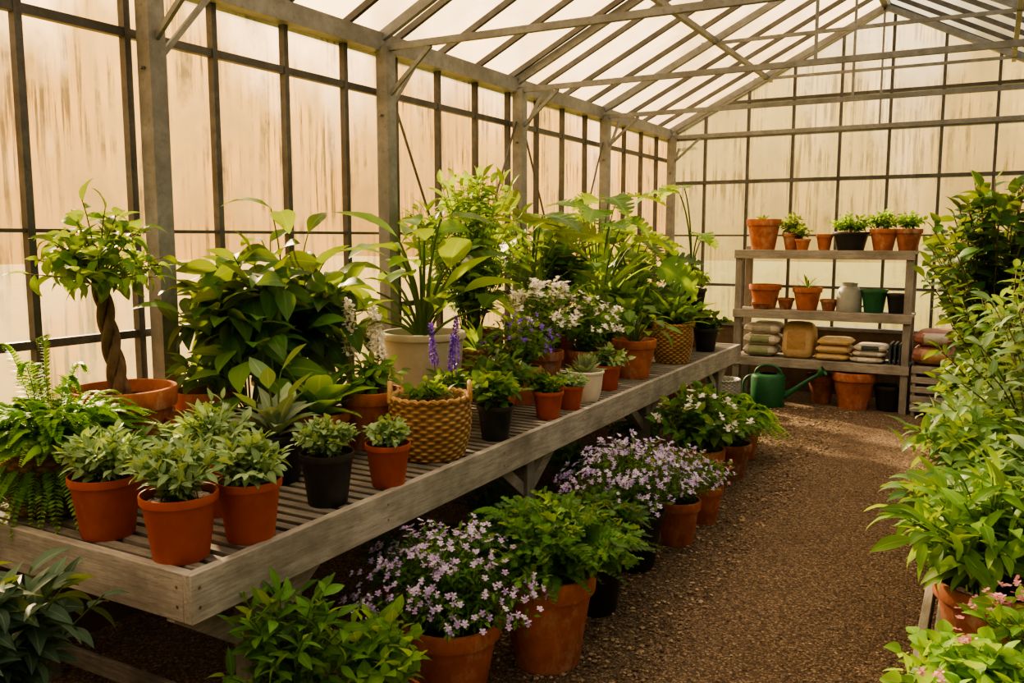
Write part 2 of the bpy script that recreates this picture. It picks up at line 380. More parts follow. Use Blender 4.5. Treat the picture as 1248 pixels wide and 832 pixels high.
for dz in (-.04,-.10): nail(m,(BX1-.06,BY0-.001,BZ+dz),'y')
m.build(bevel=.003)
RX0,RX1,RY0,RY1,RZ=-.15,1.1,1.7,7.6,.40
m=MB('low_plant_bench')
x=RX0+.05
while x<RX1-.05: bx(m,x,x+.07,RY0,RY1,RZ-.025,RZ,WOODY); x+=.095
bx(m,RX0,RX0+.03,RY0,RY1,RZ-.12,RZ+.01,WOODY); bx(m,RX1-.03,RX1,RY0,RY1,RZ-.12,RZ+.01,WOODY)
for y in (1.9,2.95,4.8,6.2,7.4):
    for xx in (RX0+.02,RX1-.06): bx(m,xx-.03,xx+.03,y-.03,y+.03,0,RZ-.02,WOODZ)
m.build(bevel=.003)
SX0,SX1,SY0,SY1=-2.4,-.66,9.28,9.78
m=MB('shelving_unit')
for x in (SX0+.035,SX1-.035):
    for y in (SY0+.035,SY1-.035): bx(m,x-.035,x+.035,y-.035,y+.035,0,1.66 if y>9.5 else 1.6,WOODZ)
for z in (.48,.99,1.62):
    yy=SY0+.0
    while yy<SY1-.1: bx(m,SX0-.01,SX1+.01,yy,yy+.12,z-.03,z,WOODE); yy+=.126
    bx(m,SX0-.01,SX1+.01,SY0-.022,SY0-.001,z-.085,z+.005,WOODE)
m.build(bevel=.003)

# ---------------------------------------------------------------- pots
def pot(m,c,z0,r,h,mat,kind='terra'):
    if kind=='terra':
        p=[(0,0),(r*.66,0),(r*.68,.01),(r*.91,h*.78),(r*.99,h*.79),(r*1.0,h*.81),(r*1.02,h*.98),(r*1.0,h),(r*.92,h),(r*.9,h*.97),(r*.87,h*.86)]
    elif kind=='plastic':
        p=[(0,0),(r*.70,0),(r*.72,.006),(r*.93,h*.86),(r*.94,h*.87),(r*1.0,h*.875),(r*1.01,h*.98),(r*1.0,h),(r*.96,h),(r*.94,h*.97),(r*.92,h*.88)]
    else:
        p=[(0,0),(r*.72,0),(r*.78,.02),(r*.9,h*.4),(r*.97,h*.85),(r*.98,h*.9),(r*1.04,h*.92),(r*1.05,h*.98),(r*1.02,h),(r*.94,h),(r*.92,h*.95),(r*.9,h*.86)]
    lathe(m,p,(c[0],c[1],z0),mat,36)
    sr=p[-1][0]; sz=p[-1][1]
    lathe(m,[(sr,sz),(sr*.7,sz+.006),(sr*.35,sz+.002),(0.0005,sz+.008)],(c[0],c[1],z0),SOIL,24,wob=lambda a,k:.004*np.sin(a*5+k))
    return z0+sz
def basket(m,c,z0,r,h,mat=None,handles=True,ha=0.6):
    mat=mat or WICK; rows=max(10,int(h/.0085)); rows+=rows%2; pr=[(0,0),(r*.75,0)]
    for i in range(rows+1):
        t=i/rows; pr.append((r*(.84+.22*math.sin(min(1,t*1.25)*math.pi*.55)-.06*t*t),h*t))
    pr+= [(r*.93,h*1.01),(r*.9,h*.97),(r*.88,h*.85)]
    wf=lambda a,k:np.sin(a*18+math.pi*(k//2))*(k%2)
    lathe(m,pr,(c[0],c[1],z0),mat,144,wob=lambda a,k:.004*wf(a,k)-.003*(1-k%2),rw=lambda a,k:(.55+.45*wf(a,k))*(k%2)+.2*(1-k%2))
    sr=r*.89; lathe(m,[(sr,h*.85),(sr*.5,h*.87),(0.0005,h*.86)],(c[0],c[1],z0),SOIL,24)
    a=np.linspace(0,TAU,80); P=np.stack([c[0]+r*.97*np.cos(a),c[1]+r*.97*np.sin(a),z0+h+.005*np.sin(a*26)],-1); tubes(m,P,np.full(80,.011),mat,6,.8)
    if handles:
        for s in (-1,1):
            q=np.linspace(0,math.pi,14); w=.18*r+.02
            ax=np.array([math.cos(ha),math.sin(ha)]); pe=np.array([-ax[1],ax[0]])
            P=np.stack([c[0]+s*ax[0]*r*.98+pe[0]*w*np.cos(q),c[1]+s*ax[1]*r*.98+pe[1]*w*np.cos(q),z0+h-.02+.08*np.sin(q)],-1)
            tubes(m,P,np.full(14,.011),mat,6,.8)
    return z0+h*.86

# ---------------------------------------------------------------- plants
def bez(a,b,c,t):
    t=t[...,None] if t.ndim else t
    return (1-t)**2*a+2*t*(1-t)*b+t*t*c
def bush(m,c,z0,Rr,H,ns,nl,L,W,prof,mat,droop=.6,up=.5,t0=.25,fold=.25,br=.03,stem=None,sr=.0025,flat=.5,lean=(0,0),roll=.5):
    r=rs(); ph=r.rand(ns)*TAU; rho=Rr*np.sqrt(r.rand(ns)); h=H*(1-flat*(rho/Rr)**2)*r.uniform(.78,1.0,ns)
    z=np.zeros(ns)
    u=np.stack([np.cos(ph),np.sin(ph),z],-1); Zv=np.array([0,0,1.])
    A=np.array([c[0],c[1],z0])+u*(br*r.rand(ns))[:,None]
    ln=np.array([lean[0],lean[1],0])
    C=np.array([c[0],c[1],z0])+u*rho[:,None]+Zv*h[:,None]+ln
    Bc=np.array([c[0],c[1],z0])+u*(rho*.3)[:,None]+Zv*(h*.65)[:,None]+ln*.3
    tt=np.linspace(0,1,6)[None,:]*np.ones((ns,1))
    P=bez(A[:,None],Bc[:,None],C[:,None],tt)
    tubes(m,P,np.linspace(sr,sr*.5,6),stem or STEM,3,rnd=.5)
    k=np.arange(nl); t=(t0+(1-t0)*(k+.6)/nl)[None,:]*np.ones((ns,1)); t=np.clip(t+r.uniform(-.03,.03,t.shape),0,1)
    Q=bez(A[:,None],Bc[:,None],C[:,None],t)
    T=nrm(2*(1-t)[...,None]*(Bc-A)[:,None]+2*t[...,None]*(C-Bc)[:,None])
    ref=np.array([.3,.8,.52]); S=nrm(np.cross(T,ref)); U=np.cross(S,T)
    an=k[None,:]*2.4+r.rand(ns,1)*TAU+r.randn(ns,nl)*.3
    D=T*up+S*np.cos(an)[...,None]+U*np.sin(an)[...,None]
    D[:,-1]=T[:,-1]+.3*r.randn(ns,3)
    sc=r.uniform(.65,1.1,(ns,nl))
    leafs(m,Q.reshape(-1,3),D.reshape(-1,3),(L*sc).ravel(),(W*sc).ravel(),prof,mat,r,droop*r.uniform(.5,1.4,ns*nl),fold,roll)
    return C
def rosette(m,c,z0,n,L,W,prof,mat,e0=.3,e1=1.3,droop=.9,fold=.3,roll=.15,br=.02):
    r=rs(); k=np.arange(n); ph=k*2.4+r.rand()*6; el=e0+(e1-e0)*(k/n)+r.randn(n)*.1
    D=np.stack([np.cos(ph)*np.cos(el),np.sin(ph)*np.cos(el),np.sin(el)],-1)
    B=np.array([c[0],c[1],z0])+D*br
    s=r.uniform(.75,1.05,n)
    leafs(m,B,D,L*s,W*s,prof,mat,r,droop*r.uniform(.6,1.3,n),fold,roll)
def petio(m,c,z0,n,Rr,H,L,W,prof,mat,droop=.9,fold=.18,e=.15,hmin=.35,sr=.004,roll=.3,lean=(0,0),tip=-.1):
    r=rs(); ph=np.arange(n)*2.4+r.rand()*6; q=(np.arange(n)+.5)/n
    rho=Rr*(1-.75*q)*r.uniform(.7,1.05,n); h=H*(hmin+(1-hmin)*q)*r.uniform(.88,1.03,n)
    u=np.stack([np.cos(ph),np.sin(ph),0*ph],-1); Zv=np.array([0,0,1.]); o=np.array([c[0],c[1],z0]); ln=np.array([lean[0],lean[1],0])
    A=o+u*.02; C=o+u*rho[:,None]+Zv*h[:,None]+ln; B=o+u*(rho*.3)[:,None]+Zv*(h*.75)[:,None]
    tt=np.linspace(0,1,8)[None,:]*np.ones((n,1)); P=bez(A[:,None],B[:,None],C[:,None],tt)
    tubes(m,P,np.linspace(sr*1.4,sr*.7,8),STEM,5,rnd=.8)
    D=u*1.0+Zv*(tip+r.uniform(-.2,.45,n))[:,None]+.35*r.randn(n,3)*[1,1,.3]
    s=r.uniform(.75,1.1,n)
    leafs(m,C,D,L*s,W*s,prof,mat,r,droop*r.uniform(.5,1.2,n),fold,roll)
def fern(m,c,z0,n,Lf,H,mat,pin=26,pl=.05,pw=.014,hang=.1,br=.03,az=None):
    r=rs(); ph=(r.rand(n)*TAU) if az is None else az+r.randn(n)*.8
    f=r.uniform(.55,1.05,n)
    u=np.stack([np.cos(ph),np.sin(ph),0*ph],-1); Zv=np.array([0,0,1.]); o=np.array([c[0],c[1],z0])
    up=r.uniform(.3,1.0,n)
    A=o+u*br; B=o+u*(Lf*.45*f)[:,None]+Zv*(H*up*1.4)[:,None]; C=o+u*(Lf*f*(1.15-.5*up))[:,None]+Zv*((H*up-hang)*f)[:,None]
    tt=np.linspace(0,1,8)[None,:]*np.ones((n,1)); tubes(m,bez(A[:,None],B[:,None],C[:,None],tt),np.linspace(.002,.0008,8),STEM,3,rnd=.9)
    t=np.linspace(.08,.99,pin)[None,:]*np.ones((n,1)); Q=bez(A[:,None],B[:,None],C[:,None],t)
    T=nrm(2*(1-t)[...,None]*(B-A)[:,None]+2*t[...,None]*(C-B)[:,None])
    S=nrm(np.cross(T,Zv+.2*r.randn(n,1,3))); ln=pl*(np.sin(np.clip(t,0,1)**.75*math.pi*.93+.1))*r.uniform(.9,1.1,t.shape)
    rn=np.repeat(r.rand(n),pin)
    for sg in (-1,1):
        leafs(m,Q.reshape(-1,3),(S*sg+T*.45).reshape(-1,3),ln.ravel(),np.full(n*pin,pw),TINY,mat,r,.4,.1,.15,rn)
def flowers(m,C,size,mat,n5=5,face=None,cen=None,jit=.02):
    r=rs(); N=len(C); P=C+r.randn(N,3)*jit
    ax=nrm((face if face is not None else np.array([0,0,1.]))+r.randn(N,3)*.5)
    ref=np.array([.2,.9,.1]); S=nrm(np.cross(ax,ref)); U=np.cross(S,ax); rr=np.repeat(r.rand(N),n5)
    an=np.arange(n5)*TAU/n5
    D=(S[:,None]*np.cos(an)[None,:,None]+U[:,None]*np.sin(an)[None,:,None]+ax[:,None]*.25).reshape(-1,3)
    leafs(m,np.repeat(P,n5,0),D,size,size*.85,PETAL,mat,r,.2,.05,.0,rr)
    if cen: leafs(m,P+ax*size*.15,ax+.01,size*.3,size*.4,[.8,1,.5],cen,r,.1,.3)
def spike(m,base,H,mat,n=24,size=.018,taper=.8,lean=(0,0)):
    r=rs(); tubes(m,np.array([[base[0]+lean[0]*t,base[1]+lean[1]*t,base[2]+H*t] for t in np.linspace(0,1,6)]),np.linspace(.003,.0015,6),STEM,4)
    t=np.linspace(.45,1,n); an=np.arange(n)*2.4
    rad=size*.9*(1-taper*(t-.45)/.55)
    P=np.array(base)+np.stack([np.cos(an)*rad+lean[0]*t,np.sin(an)*rad+lean[1]*t,H*t],-1)
    ax=np.stack([np.cos(an),np.sin(an),.4+0*an],-1)
    flowers(m,P,size*.8,mat,4,ax,None,.001)

def sage_pot(name,c,r,h,pm,kind,R2,H2,ns=26,nl=11,L=.06,W=.024,mat=L_SAGE,prof=OVAT,z=BZ,droop=.5,**k):
    m=MB(name); zs=pot(m,c,z,r,h,pm,kind); C=bush(m,c,zs-.01,R2,H2,ns,nl,L,W,prof,mat,droop,.75,.2,br=r*.5,**k); return m,C
for c,r,h,R2,H2 in (((-2.12,1.735),.115,.205,.15,.2),((-2.50,1.76),.115,.205,.15,.2),((-2.06,1.96),.105,.20,.13,.18),((-2.36,2.10),.105,.2,.16,.25)):
    m,_=sage_pot('potted_sage',c,r,h,PLAST,'plastic',R2,H2,40,12,.055,.024,flat=.55); m.build()
m,_=sage_pot('potted_thyme',(-2.09,2.37),.10,.195,BLACK,'plastic',.13,.17,44,12,.036,.024,L_SAGE,OVAT); m.build()
m,_=sage_pot('potted_oregano',(-2.04,2.67),.09,.17,PLAST,'plastic',.11,.13,30,11,.036,.026,L_SAGE,OVAT); m.build()
m=MB('fern_in_basket'); c=(-2.93,1.86); zs=basket(m,c,BZ,.165,.24,WICKD,False)
fern(m,c,zs,170,.44,.20,L_FERN,34,.038,.017,.04,.06); fern(m,c,zs,80,.40,.02,L_FERN,30,.038,.016,.28,.1)
fern(m,c,zs,16,.24,.36,L_FERN,34,.045,.018,-.05,.03)
m.build()
m=MB('braided_ficus_tree'); c=(-3.06,2.25); zs=pot(m,c,BZ,.21,.37,TERRA,'terra')
t=np.linspace(0,1,30)
for k in range(3):
    a=t*9+k*TAU/3; P=np.stack([c[0]+.02*np.cos(a)-.03*t,c[1]+.02*np.sin(a)-.05*t,zs-.02+.5*t],-1); tubes(m,P,np.linspace(.024,.016,30),BARK,8)
top=(c[0]-.03,c[1]-.05,zs+.46)
bush(m,top,top[2],.28,.36,28,7,.1,.046,OVAT,L_MID,1.1,.4,.4,stem=BARK,sr=.004,flat=.9)
bush(m,top,top[2]-.0,.36,.14,16,6,.095,.044,OVAT,L_BRIGHT,1.2,.4,.5,stem=BARK,sr=.004,flat=.5)
m.build()
m=MB('potted_rubber_seedling'); c=(-3.08,2.70); zs=pot(m,c,BZ,.15,.29,TERRA,'terra'); bush(m,c,zs,.18,.22,11,7,.11,.06,OVAT,L_MID,.7,.6,.3); m.build()
m=MB('terracotta_pot'); pot(m,(-2.83,2.43),BZ,.13,.25,TERRA2); m.build()
m=MB('potted_calathea'); c=(-2.85,2.74); zs=pot(m,c,BZ,.14,.2,TERRA); petio(m,c,zs,16,.24,.38,.2,.12,rp(OVAT,9),L_BRIGHT,.9); m.build()
m=MB('potted_calla'); c=(-2.47,2.5); zs=pot(m,c,BZ,.125,.2,BLACK,'plastic'); rosette(m,c,zs,22,.25,.08,rp(LANC,9),L_SILV,.35,1.45,.8); petio(m,c,zs,6,.12,.28,.15,.085,rp(LANC,8),L_SAGE,.2,tip=.9); m.build()
m=MB('potted_hosta'); c=(-2.6,2.9); zs=pot(m,c,BZ,.14,.2,TERRA); rosette(m,c,zs,22,.32,.12,rp(OVAT,10),L_LIME,.35,1.3,.9,.25); m.build()
m=MB('potted_bay'); c=(-2.70,2.12); zs=pot(m,c,BZ,.11,.17,TERRA2); bush(m,c,zs,.15,.14,16,8,.07,.035,OVAT,L_SAGE,.6,.6,.2); m.build()
m=MB('potted_philodendron'); c=(-2.98,3.15); zs=pot(m,c,BZ,.2,.3,BLACK,'plastic')
bush(m,(c[0],c[1]-.12),zs,.46,.76,40,13,.21,.1,rp(OVAT,8),L_DARK,.9,.35,.25,br=.05,flat=.5,stem=STEM,sr=.006)
bush(m,(c[0],c[1]-.12),zs,.5,.42,24,6,.2,.095,rp(OVAT,8),L_DARK,1.0,.3,.4,br=.05,flat=.3)
petio(m,c,zs,10,.4,.88,.27,.11,rp(LANC,9),L_MID,1.0,tip=.3)
m.build()
m=MB('potted_white_stock'); c=(-2.5,3.15); zs=pot(m,c,BZ,.15,.27,TERRA); bush(m,c,zs,.17,.2,22,9,.075,.032,OVAT,L_MID,.7,.6,.2,br=.06)
for q,(dx,dy,hh) in enumerate(((-.12,.0,.44),(-.0,.06,.38),(-.06,.1,.42))):
    spike(m,(c[0]+dx,c[1]+dy,zs),hh,F_WHITE,34,.03,.6)
m.build()
m=MB('wicker_basket_planter'); c=(-2.16,3.14); zs=basket(m,c,BZ,.18,.27,WICK,True,.6); bush(m,c,zs,.11,.11,12,6,.06,.04,OVAT,L_MID,.6,.6,.2,br=.08)
m.build()
m=MB('potted_lupin'); c=(-2.36,3.60); zs=pot(m,c,BZ,.12,.2,TERRA); bush(m,c,zs,.14,.14,20,8,.07,.028,LANC,L_MID,.6,.5,.2)
for q,(dx,dy,hh) in enumerate(((-.07,0,.36),(.0,.05,.40),(.05,-.05,.32))):
    spike(m,(c[0]+dx,c[1]+dy,zs),hh,F_VIOL,34,.02,.7,(dx*.5,dy*.5))
m.build()
m=MB('potted_elephant_ear'); c=(-2.82,4.04); zs=pot(m,c,BZ,.235,.44,STONEP,'stone'); petio(m,c,zs,22,.42,.74,.36,.17,rp(OVAT,12),L_MID,1.1,.25,hmin=.15,sr=.008,tip=.25); petio(m,c,zs,8,.25,.5,.3,.12,rp(LANC,12),L_BRIGHT,.9,.25,hmin=.2,sr=.006,tip=.6); m.build()
m=MB('potted_basil'); c=(-2.06,3.55); zs=pot(m,c,BZ,.09,.17,BLACK,'plastic'); bush(m,c,zs,.14,.19,22,8,.065,.042,OVAT,L_MID,.7,.5,.2,br=.05); m.build()
m=MB('potted_schefflera_tree'); c=(-2.93,4.75); zs=basket(m,c,BZ,.2,.36,WICKD,False); bush(m,c,zs,.45,1.14,80,18,.12,.042,LANC,L_BRIGHT,.8,.5,.2,br=.07,flat=.4,sr=.004); m.build()
m=MB('wicker_basket_planter'); c=(-2.70,4.45); zs=basket(m,c,BZ,.15,.3,WICK,False); rosette(m,c,zs,20,.26,.05,rp(STRAP,9),L_BRIGHT,.5,1.4,.8); m.build()
def midpot(name,c,r,h,pm,R2,H2,ns,nl,L,W,prof,mat,fl=None,fs=.016,fn=None,kind='terra',z=BZ,droop=.6,cen=None,nf=None,flat=.5,hang=0):
    m=MB(name); zs=pot(m,c,z,r,h,pm,kind); C=bush(m,c,zs-.01-hang,R2,H2,ns,nl,L,W,prof,mat,droop,.6,.15,br=r*.6,flat=flat)
    if fl:
        rr=rs(); k=nf or len(C); P=C[rr.randint(0,len(C),k)]+rr.randn(k,3)*[.03,.03,.018]; P[:,2]+=.012
        O=nrm(P-np.array([c[0],c[1],zs]))+np.array([.1,-.2,.4])
        flowers(m,P,fs,fl,5,O,cen,.004)
        S=P.copy(); S[:,2]-=.05; tubes(m,np.stack([S,P],1),np.array([.001,.0008]),STEM,3)
    m.build()
midpot('potted_mint',(-2.30,3.98),.12,.18,TERRA,.2,.22,34,9,.085,.045,OVAT,L_DARK)
midpot('potted_viola',(-2.40,4.42),.13,.22,TERRA,.24,.36,40,9,.065,.03,OVAT,L_MID,F_VIOL,.019,nf=70)
midpot('potted_campanula',(-2.46,4.85),.13,.26,TERRA2,.24,.52,40,9,.065,.028,OVAT,L_MID,F_WHITE,.033,nf=120)
midpot('potted_verbena',(-2.36,5.3),.13,.22,TERRA,.26,.42,44,9,.065,.028,OVAT,L_MID,F_WHITE,.024,nf=90)
midpot('potted_parsley',(-2.06,4.12),.085,.15,PLAST,.13,.13,24,8,.045,.03,OVAT,L_MID,kind='plastic')
midpot('potted_basil',(-2.22,3.8),.09,.16,PLAST,.15,.18,20,8,.065,.045,OVAT,L_MID,kind='plastic')
midpot('potted_marjoram',(-2.06,4.40),.08,.14,PLAST,.11,.11,24,8,.036,.024,OVAT,L_SAGE,kind='plastic')
m=MB('potted_echeveria'); c=(-2.10,4.70); zs=pot(m,c,BZ,.11,.18,WHITEP,'stone'); rosette(m,c,zs,34,.12,.05,rp(OBOV,6),L_SILV,.1,1.4,-.4,.4); m.build()
midpot('potted_coleus',(-2.12,5.1),.085,.16,PLAST,.14,.15,22,8,.055,.035,OVAT,L_SAGE,kind='plastic')
m=MB('potted_peace_lily'); c=(-2.15,5.64); zs=pot(m,c,BZ,.155,.27,TERRA); petio(m,c,zs,26,.28,.26,.16,.08,rp(OVAT,8),L_MID,.9); m.build()
midpot('potted_geranium',(-2.5,5.8),.15,.22,TERRA2,.3,.36,40,8,.09,.07,HEART,L_DARK,F_LILAC,.024,nf=40)
m=MB('wicker_basket_planter'); c=(-2.16,6.5); zs=basket(m,c,BZ,.155,.3,WICK,True); rosette(m,c,zs,26,.4,.045,rp(STRAP,9),L_BRIGHT,.5,1.4,.8); bush(m,c,zs,.24,.3,20,8,.1,.05,OVAT,L_MID); m.build()
midpot('potted_ivy',(-2.12,7.27),.11,.2,BLACK,.2,.2,26,8,.06,.05,HEART,L_DARK,kind='plastic')
midpot('potted_begonia',(-2.5,6.95),.14,.22,TERRA,.26,.42,30,8,.11,.07,HEART,L_MID)
midpot('potted_pothos',(-2.55,6.3),.14,.22,TERRA2,.3,.44,30,8,.13,.08,HEART,L_BRIGHT)
m=MB('potted_monstera'); c=(-2.93,5.55); zs=pot(m,c,BZ,.2,.3,TERRA); petio(m,c,zs,18,.44,.98,.38,.34,MONS,L_DARK,.8,.1,sr=.007); m.build()
m=MB('potted_birds_nest_fern'); c=(-2.72,5.25); zs=pot(m,c,BZ,.17,.25,BLACK,'plastic'); rosette(m,c,zs,32,.58,.085,rp(STRAP,12),L_BRIGHT,.6,1.45,.7,.3); m.build()
m=MB('potted_palm'); c=(-2.8,6.5); zs=pot(m,c,BZ,.2,.32,STONEP,'stone'); petio(m,c,zs,22,.55,1.12,.42,.32,MONS,L_MID,1.1,.2,sr=.006); rosette(m,c,zs,34,.9,.05,rp(STRAP,12),L_BRIGHT,1.0,1.5,1.0,.3); m.build()
m=MB('potted_monstera'); c=(-2.75,7.1); zs=pot(m,c,BZ,.2,.3,TERRA); petio(m,c,zs,18,.5,.75,.36,.3,MONS,L_DARK,.9,.1,sr=.007); m.build()
m=MB('potted_fig'); c=(-2.9,5.95); zs=pot(m,c,BZ,.16,.3,TERRA); bush(m,c,zs,.35,.85,30,12,.14,.07,OVAT,L_MID,.8,.5,.2,sr=.005); m.build()
m=MB('potted_dracaena'); c=(-2.9,7.5); zs=pot(m,c,BZ,.17,.3,TERRA); bush(m,c,zs,.35,.7,26,12,.14,.06,OVAT,L_BRIGHT,.8,.5,.2,sr=.005); m.build()
m=MB('potted_banana_plant'); c=(-2.36,7.6); 
lathe(m,[(0,.3),(.09,.3),(.095,.29),(.13,.02),(.13,0),(0,0)],(c[0],c[1],BZ),TERRA2,28)
zs=pot(m,c,BZ+.3,.14,.22,BLACK,'plastic'); bush(m,c,zs,.15,.25,18,7,.09,.05,OVAT,L_MID)
rng=rs()
for ax_,hh,l_ in ((3.6,.86,.5),(2.6,.92,.4),(5.4,.5,.3),(1.2,.45,.28)):
    C=np.array([c[0]+.12*math.cos(ax_),c[1]+.12*math.sin(ax_),zs+hh]); A=np.array([c[0],c[1],zs]); B=np.array([c[0],c[1],zs+hh*.7])
    tubes(m,bez(A[None],B[None],C[None],np.linspace(0,1,8)),np.linspace(.009,.006,8),STEM,6)
    leafs(m,[C],[(math.cos(ax_),math.sin(ax_),.35)],l_,l_*.65,MONS,L_BRIGHT,rng,1.4,.15,.2)
m.build()

# ---- floor plants under/in front of bench
m=MB('dusky_rhododendron'); c=(-2.3,1.22); zs=pot(m,c,0,.19,.34,TERRA2); bush(m,c,zs,.38,.68,44,13,.13,.05,rp(OVAT,7),L_DUSK,.9,.35,.35,br=.06,flat=.5,sr=.005); m.build()
m=MB('potted_laurel'); c=(-1.82,1.86); zs=pot(m,c,0,.15,.28,TERRA); bush(m,c,zs,.22,.5,30,15,.09,.030,LANC,L_MID,.6,.6,.2,br=.07,flat=.4,sr=.004); m.build()
m=MB('potted_lemon_balm'); c=(-1.67,2.12); zs=pot(m,c,0,.15,.26,TERRA); bush(m,c,zs,.2,.33,34,11,.06,.045,OVAT,L_BRIGHT,.6,.5,.2,br=.08,flat=.4,sr=.003); m.build()
midpot('potted_lilac_aster',(-1.74,2.66),.19,.3,TERRA,.38,.42,160,17,.038,.014,LANC,L_MID,F_LILAC,.0145,z=0,cen=F_YEL,nf=340,flat=.6)
def fluffy(name,c,r,h,pm,kind,R2,H2,mat,ns=110):
    m=MB(name); zs=pot(m,c,0,r,h,pm,kind); bush(m,c,zs,R2,H2,ns,18,.046,.036,LOBE,mat,.5,.6,.2,br=r*.6,flat=.55,sr=.002); fern(m,c,zs,50,R2*1.25,H2*.8,mat,20,.055,.024,.03,.05); m.build()
fluffy('potted_parsley_bush',(-1.53,3.06),.2,.40,TERRA,'terra',.4,.38,L_MID,130)
fluffy('potted_chervil',(-1.57,3.62),.16,.34,BLACK,'plastic',.3,.28,L_DARK,70)
midpot('potted_white_alyssum',(-1.62,4.22),.19,.32,BLACK,.38,.44,150,15,.042,.015,LANC,L_MID,F_LILAC,.0155,z=0,nf=460,kind='plastic',flat=.6)
midpot('potted_heather',(-1.5,4.68),.13,.26,TERRA,.24,.36,80,13,.042,.015,LANC,L_MID,F_LILAC,.014,z=0,nf=150)
midpot('potted_heather',(-1.48,5.12),.12,.24,TERRA,.2,.24,50,11,.045,.02,LANC,L_MID,F_PINK,.012,z=0,nf=50)
midpot('potted_pelargonium',(-1.66,5.62),.17,.34,TERRA,.36,.48,70,10,.08,.06,HEART,L_MID,F_WHITE,.032,z=0,nf=36)
midpot('potted_campanula',(-1.6,6.2),.15,.26,TERRA2,.3,.36,50,10,.07,.045,OVAT,L_MID,z=0)
m=MB('potted_boston_fern'); c=(-1.68,6.8); zs=pot(m,c,0,.17,.34,TERRA); fern(m,c,zs,130,.42,.20,L_FERN,26,.045,.018,.2,.05); m.build()
m=MB('potted_boston_fern'); c=(-1.95,7.4); zs=pot(m,c,0,.16,.3,TERRA2); fern(m,c,zs,100,.36,.16,L_FERN,26,.045,.018,.1,.05); m.build()
for c,mt in (((-2.25,3.1),L_DARK),((-2.25,4.0),L_DARK),((-2.3,5.1),L_MID),((-2.3,6.2),L_DARK)):
    m=MB('potted_shade_shrub'); zs=pot(m,c,0,.15,.2,TERRA2); bush(m,c,zs,.26,.24,28,9,.09,.045,OVAT,mt); m.build()

# ---- right side plants
def rp_plant(name,c,r,h,pm,fn,z=RZ,kind='terra'):
    m=MB(name); zs=pot(m,c,z,r,h,pm,kind); fn(m,c,zs); m.build()
def f1(m,c,zs):
    C=bush(m,c,zs,.26,.20,48,11,.05,.05,HEART,L_LIME,.5,.5,.2,br=.08)
    flowers(m,C[::4]+np.array([0,0,.03]),.012,F_PINK,5,None,None,.02)
rp_plant('potted_pink_geranium',(.04,2.02),.15,.2,TERRA,f1)
def f1b(m,c,zs):
    C=bush(m,c,zs,.24,.26,40,10,.06,.035,OVAT,L_BRIGHT,.5,.5,.2,br=.08); P=np.repeat(C[::2],7,0); flowers(m,P+np.array([0,0,.02]),.012,F_PINK,5,None,None,.018)
rp_plant('potted_pink_verbena',(.2,2.55),.14,.2,TERRA,f1b)
rp_plant('potted_pelargonium',(0.02,2.42),.12,.18,TERRA,lambda m,c,zs:bush(m,c,zs,.22,.17,44,9,.05,.05,HEART,L_LIME,.5,.5,.2,br=.08))
rp_plant('potted_ginger_plant',(.06,3.05),.17,.26,TERRA2,lambda m,c,zs:bush(m,c,zs,.28,.4,44,10,.15,.045,rp(LANC,8),L_BRIGHT,.9,.6,.2,br=.08,sr=.005))
rp_plant('potted_cardamom',(.36,3.4),.17,.26,TERRA,lambda m,c,zs:bush(m,c,zs,.34,.5,34,9,.17,.05,rp(LANC,8),L_SAGE,.9,.6,.2,br=.08,sr=.005))
rp_plant('potted_dieffenbachia',(0.02,3.6),.16,.22,TERRA2,lambda m,c,zs:(rosette(m,c,zs,24,.3,.09,rp(LANC,9),L_SAGE,.4,1.4,.9),bush(m,c,zs,.32,.34,38,9,.12,.05,OVAT,L_CREAM,.9,.5,.2,br=.08)))
rp_plant('potted_croton',(0.02,4.2),.17,.24,TERRA,lambda m,c,zs:bush(m,c,zs,.36,.48,54,12,.11,.042,OVAT,L_CREAM,.8,.5,.2,br=.08))
rp_plant('potted_pittosporum',(0.03,4.9),.17,.24,TERRA,lambda m,c,zs:bush(m,c,zs,.36,.46,54,12,.09,.035,OVAT,L_SAGE,.7,.5,.2,br=.08))
rp_plant('potted_willow_fig',(.25,4.5),.18,.28,TERRA2,lambda m,c,zs:bush(m,c,zs,.38,1.05,50,20,.11,.034,LANC,L_SAGE,1.0,.4,.2,br=.08,stem=BARK,sr=.006))
rp_plant('potted_willow_fig',(.10,5.3),.18,.28,TERRA2,lambda m,c,zs:bush(m,c,zs,.36,1.05,54,20,.11,.034,LANC,L_CREAM,1.0,.4,.2,br=.08,stem=BARK,sr=.006))
rp_plant('potted_rubber_tree',(.03,6.1),.2,.3,BLACK,lambda m,c,zs:bush(m,c,zs,.4,1.6,40,24,.13,.075,rp(OVAT,7),L_DARK,.7,.5,.2,br=.1,stem=BARK,sr=.008,flat=.3),kind='plastic')
rp_plant('potted_rubber_tree',(-.05,7.0),.2,.3,TERRA2,lambda m,c,zs:bush(m,c,zs,.42,1.4,34,22,.13,.075,rp(OVAT,7),L_DARK,.7,.5,.2,br=.1,stem=BARK,sr=.008,flat=.35))
rp_plant('potted_hydrangea',(0.0,5.85),.17,.24,TERRA,lambda m,c,zs:bush(m,c,zs,.34,.42,40,10,.12,.07,OVAT,L_MID,.7,.5,.2,br=.08))

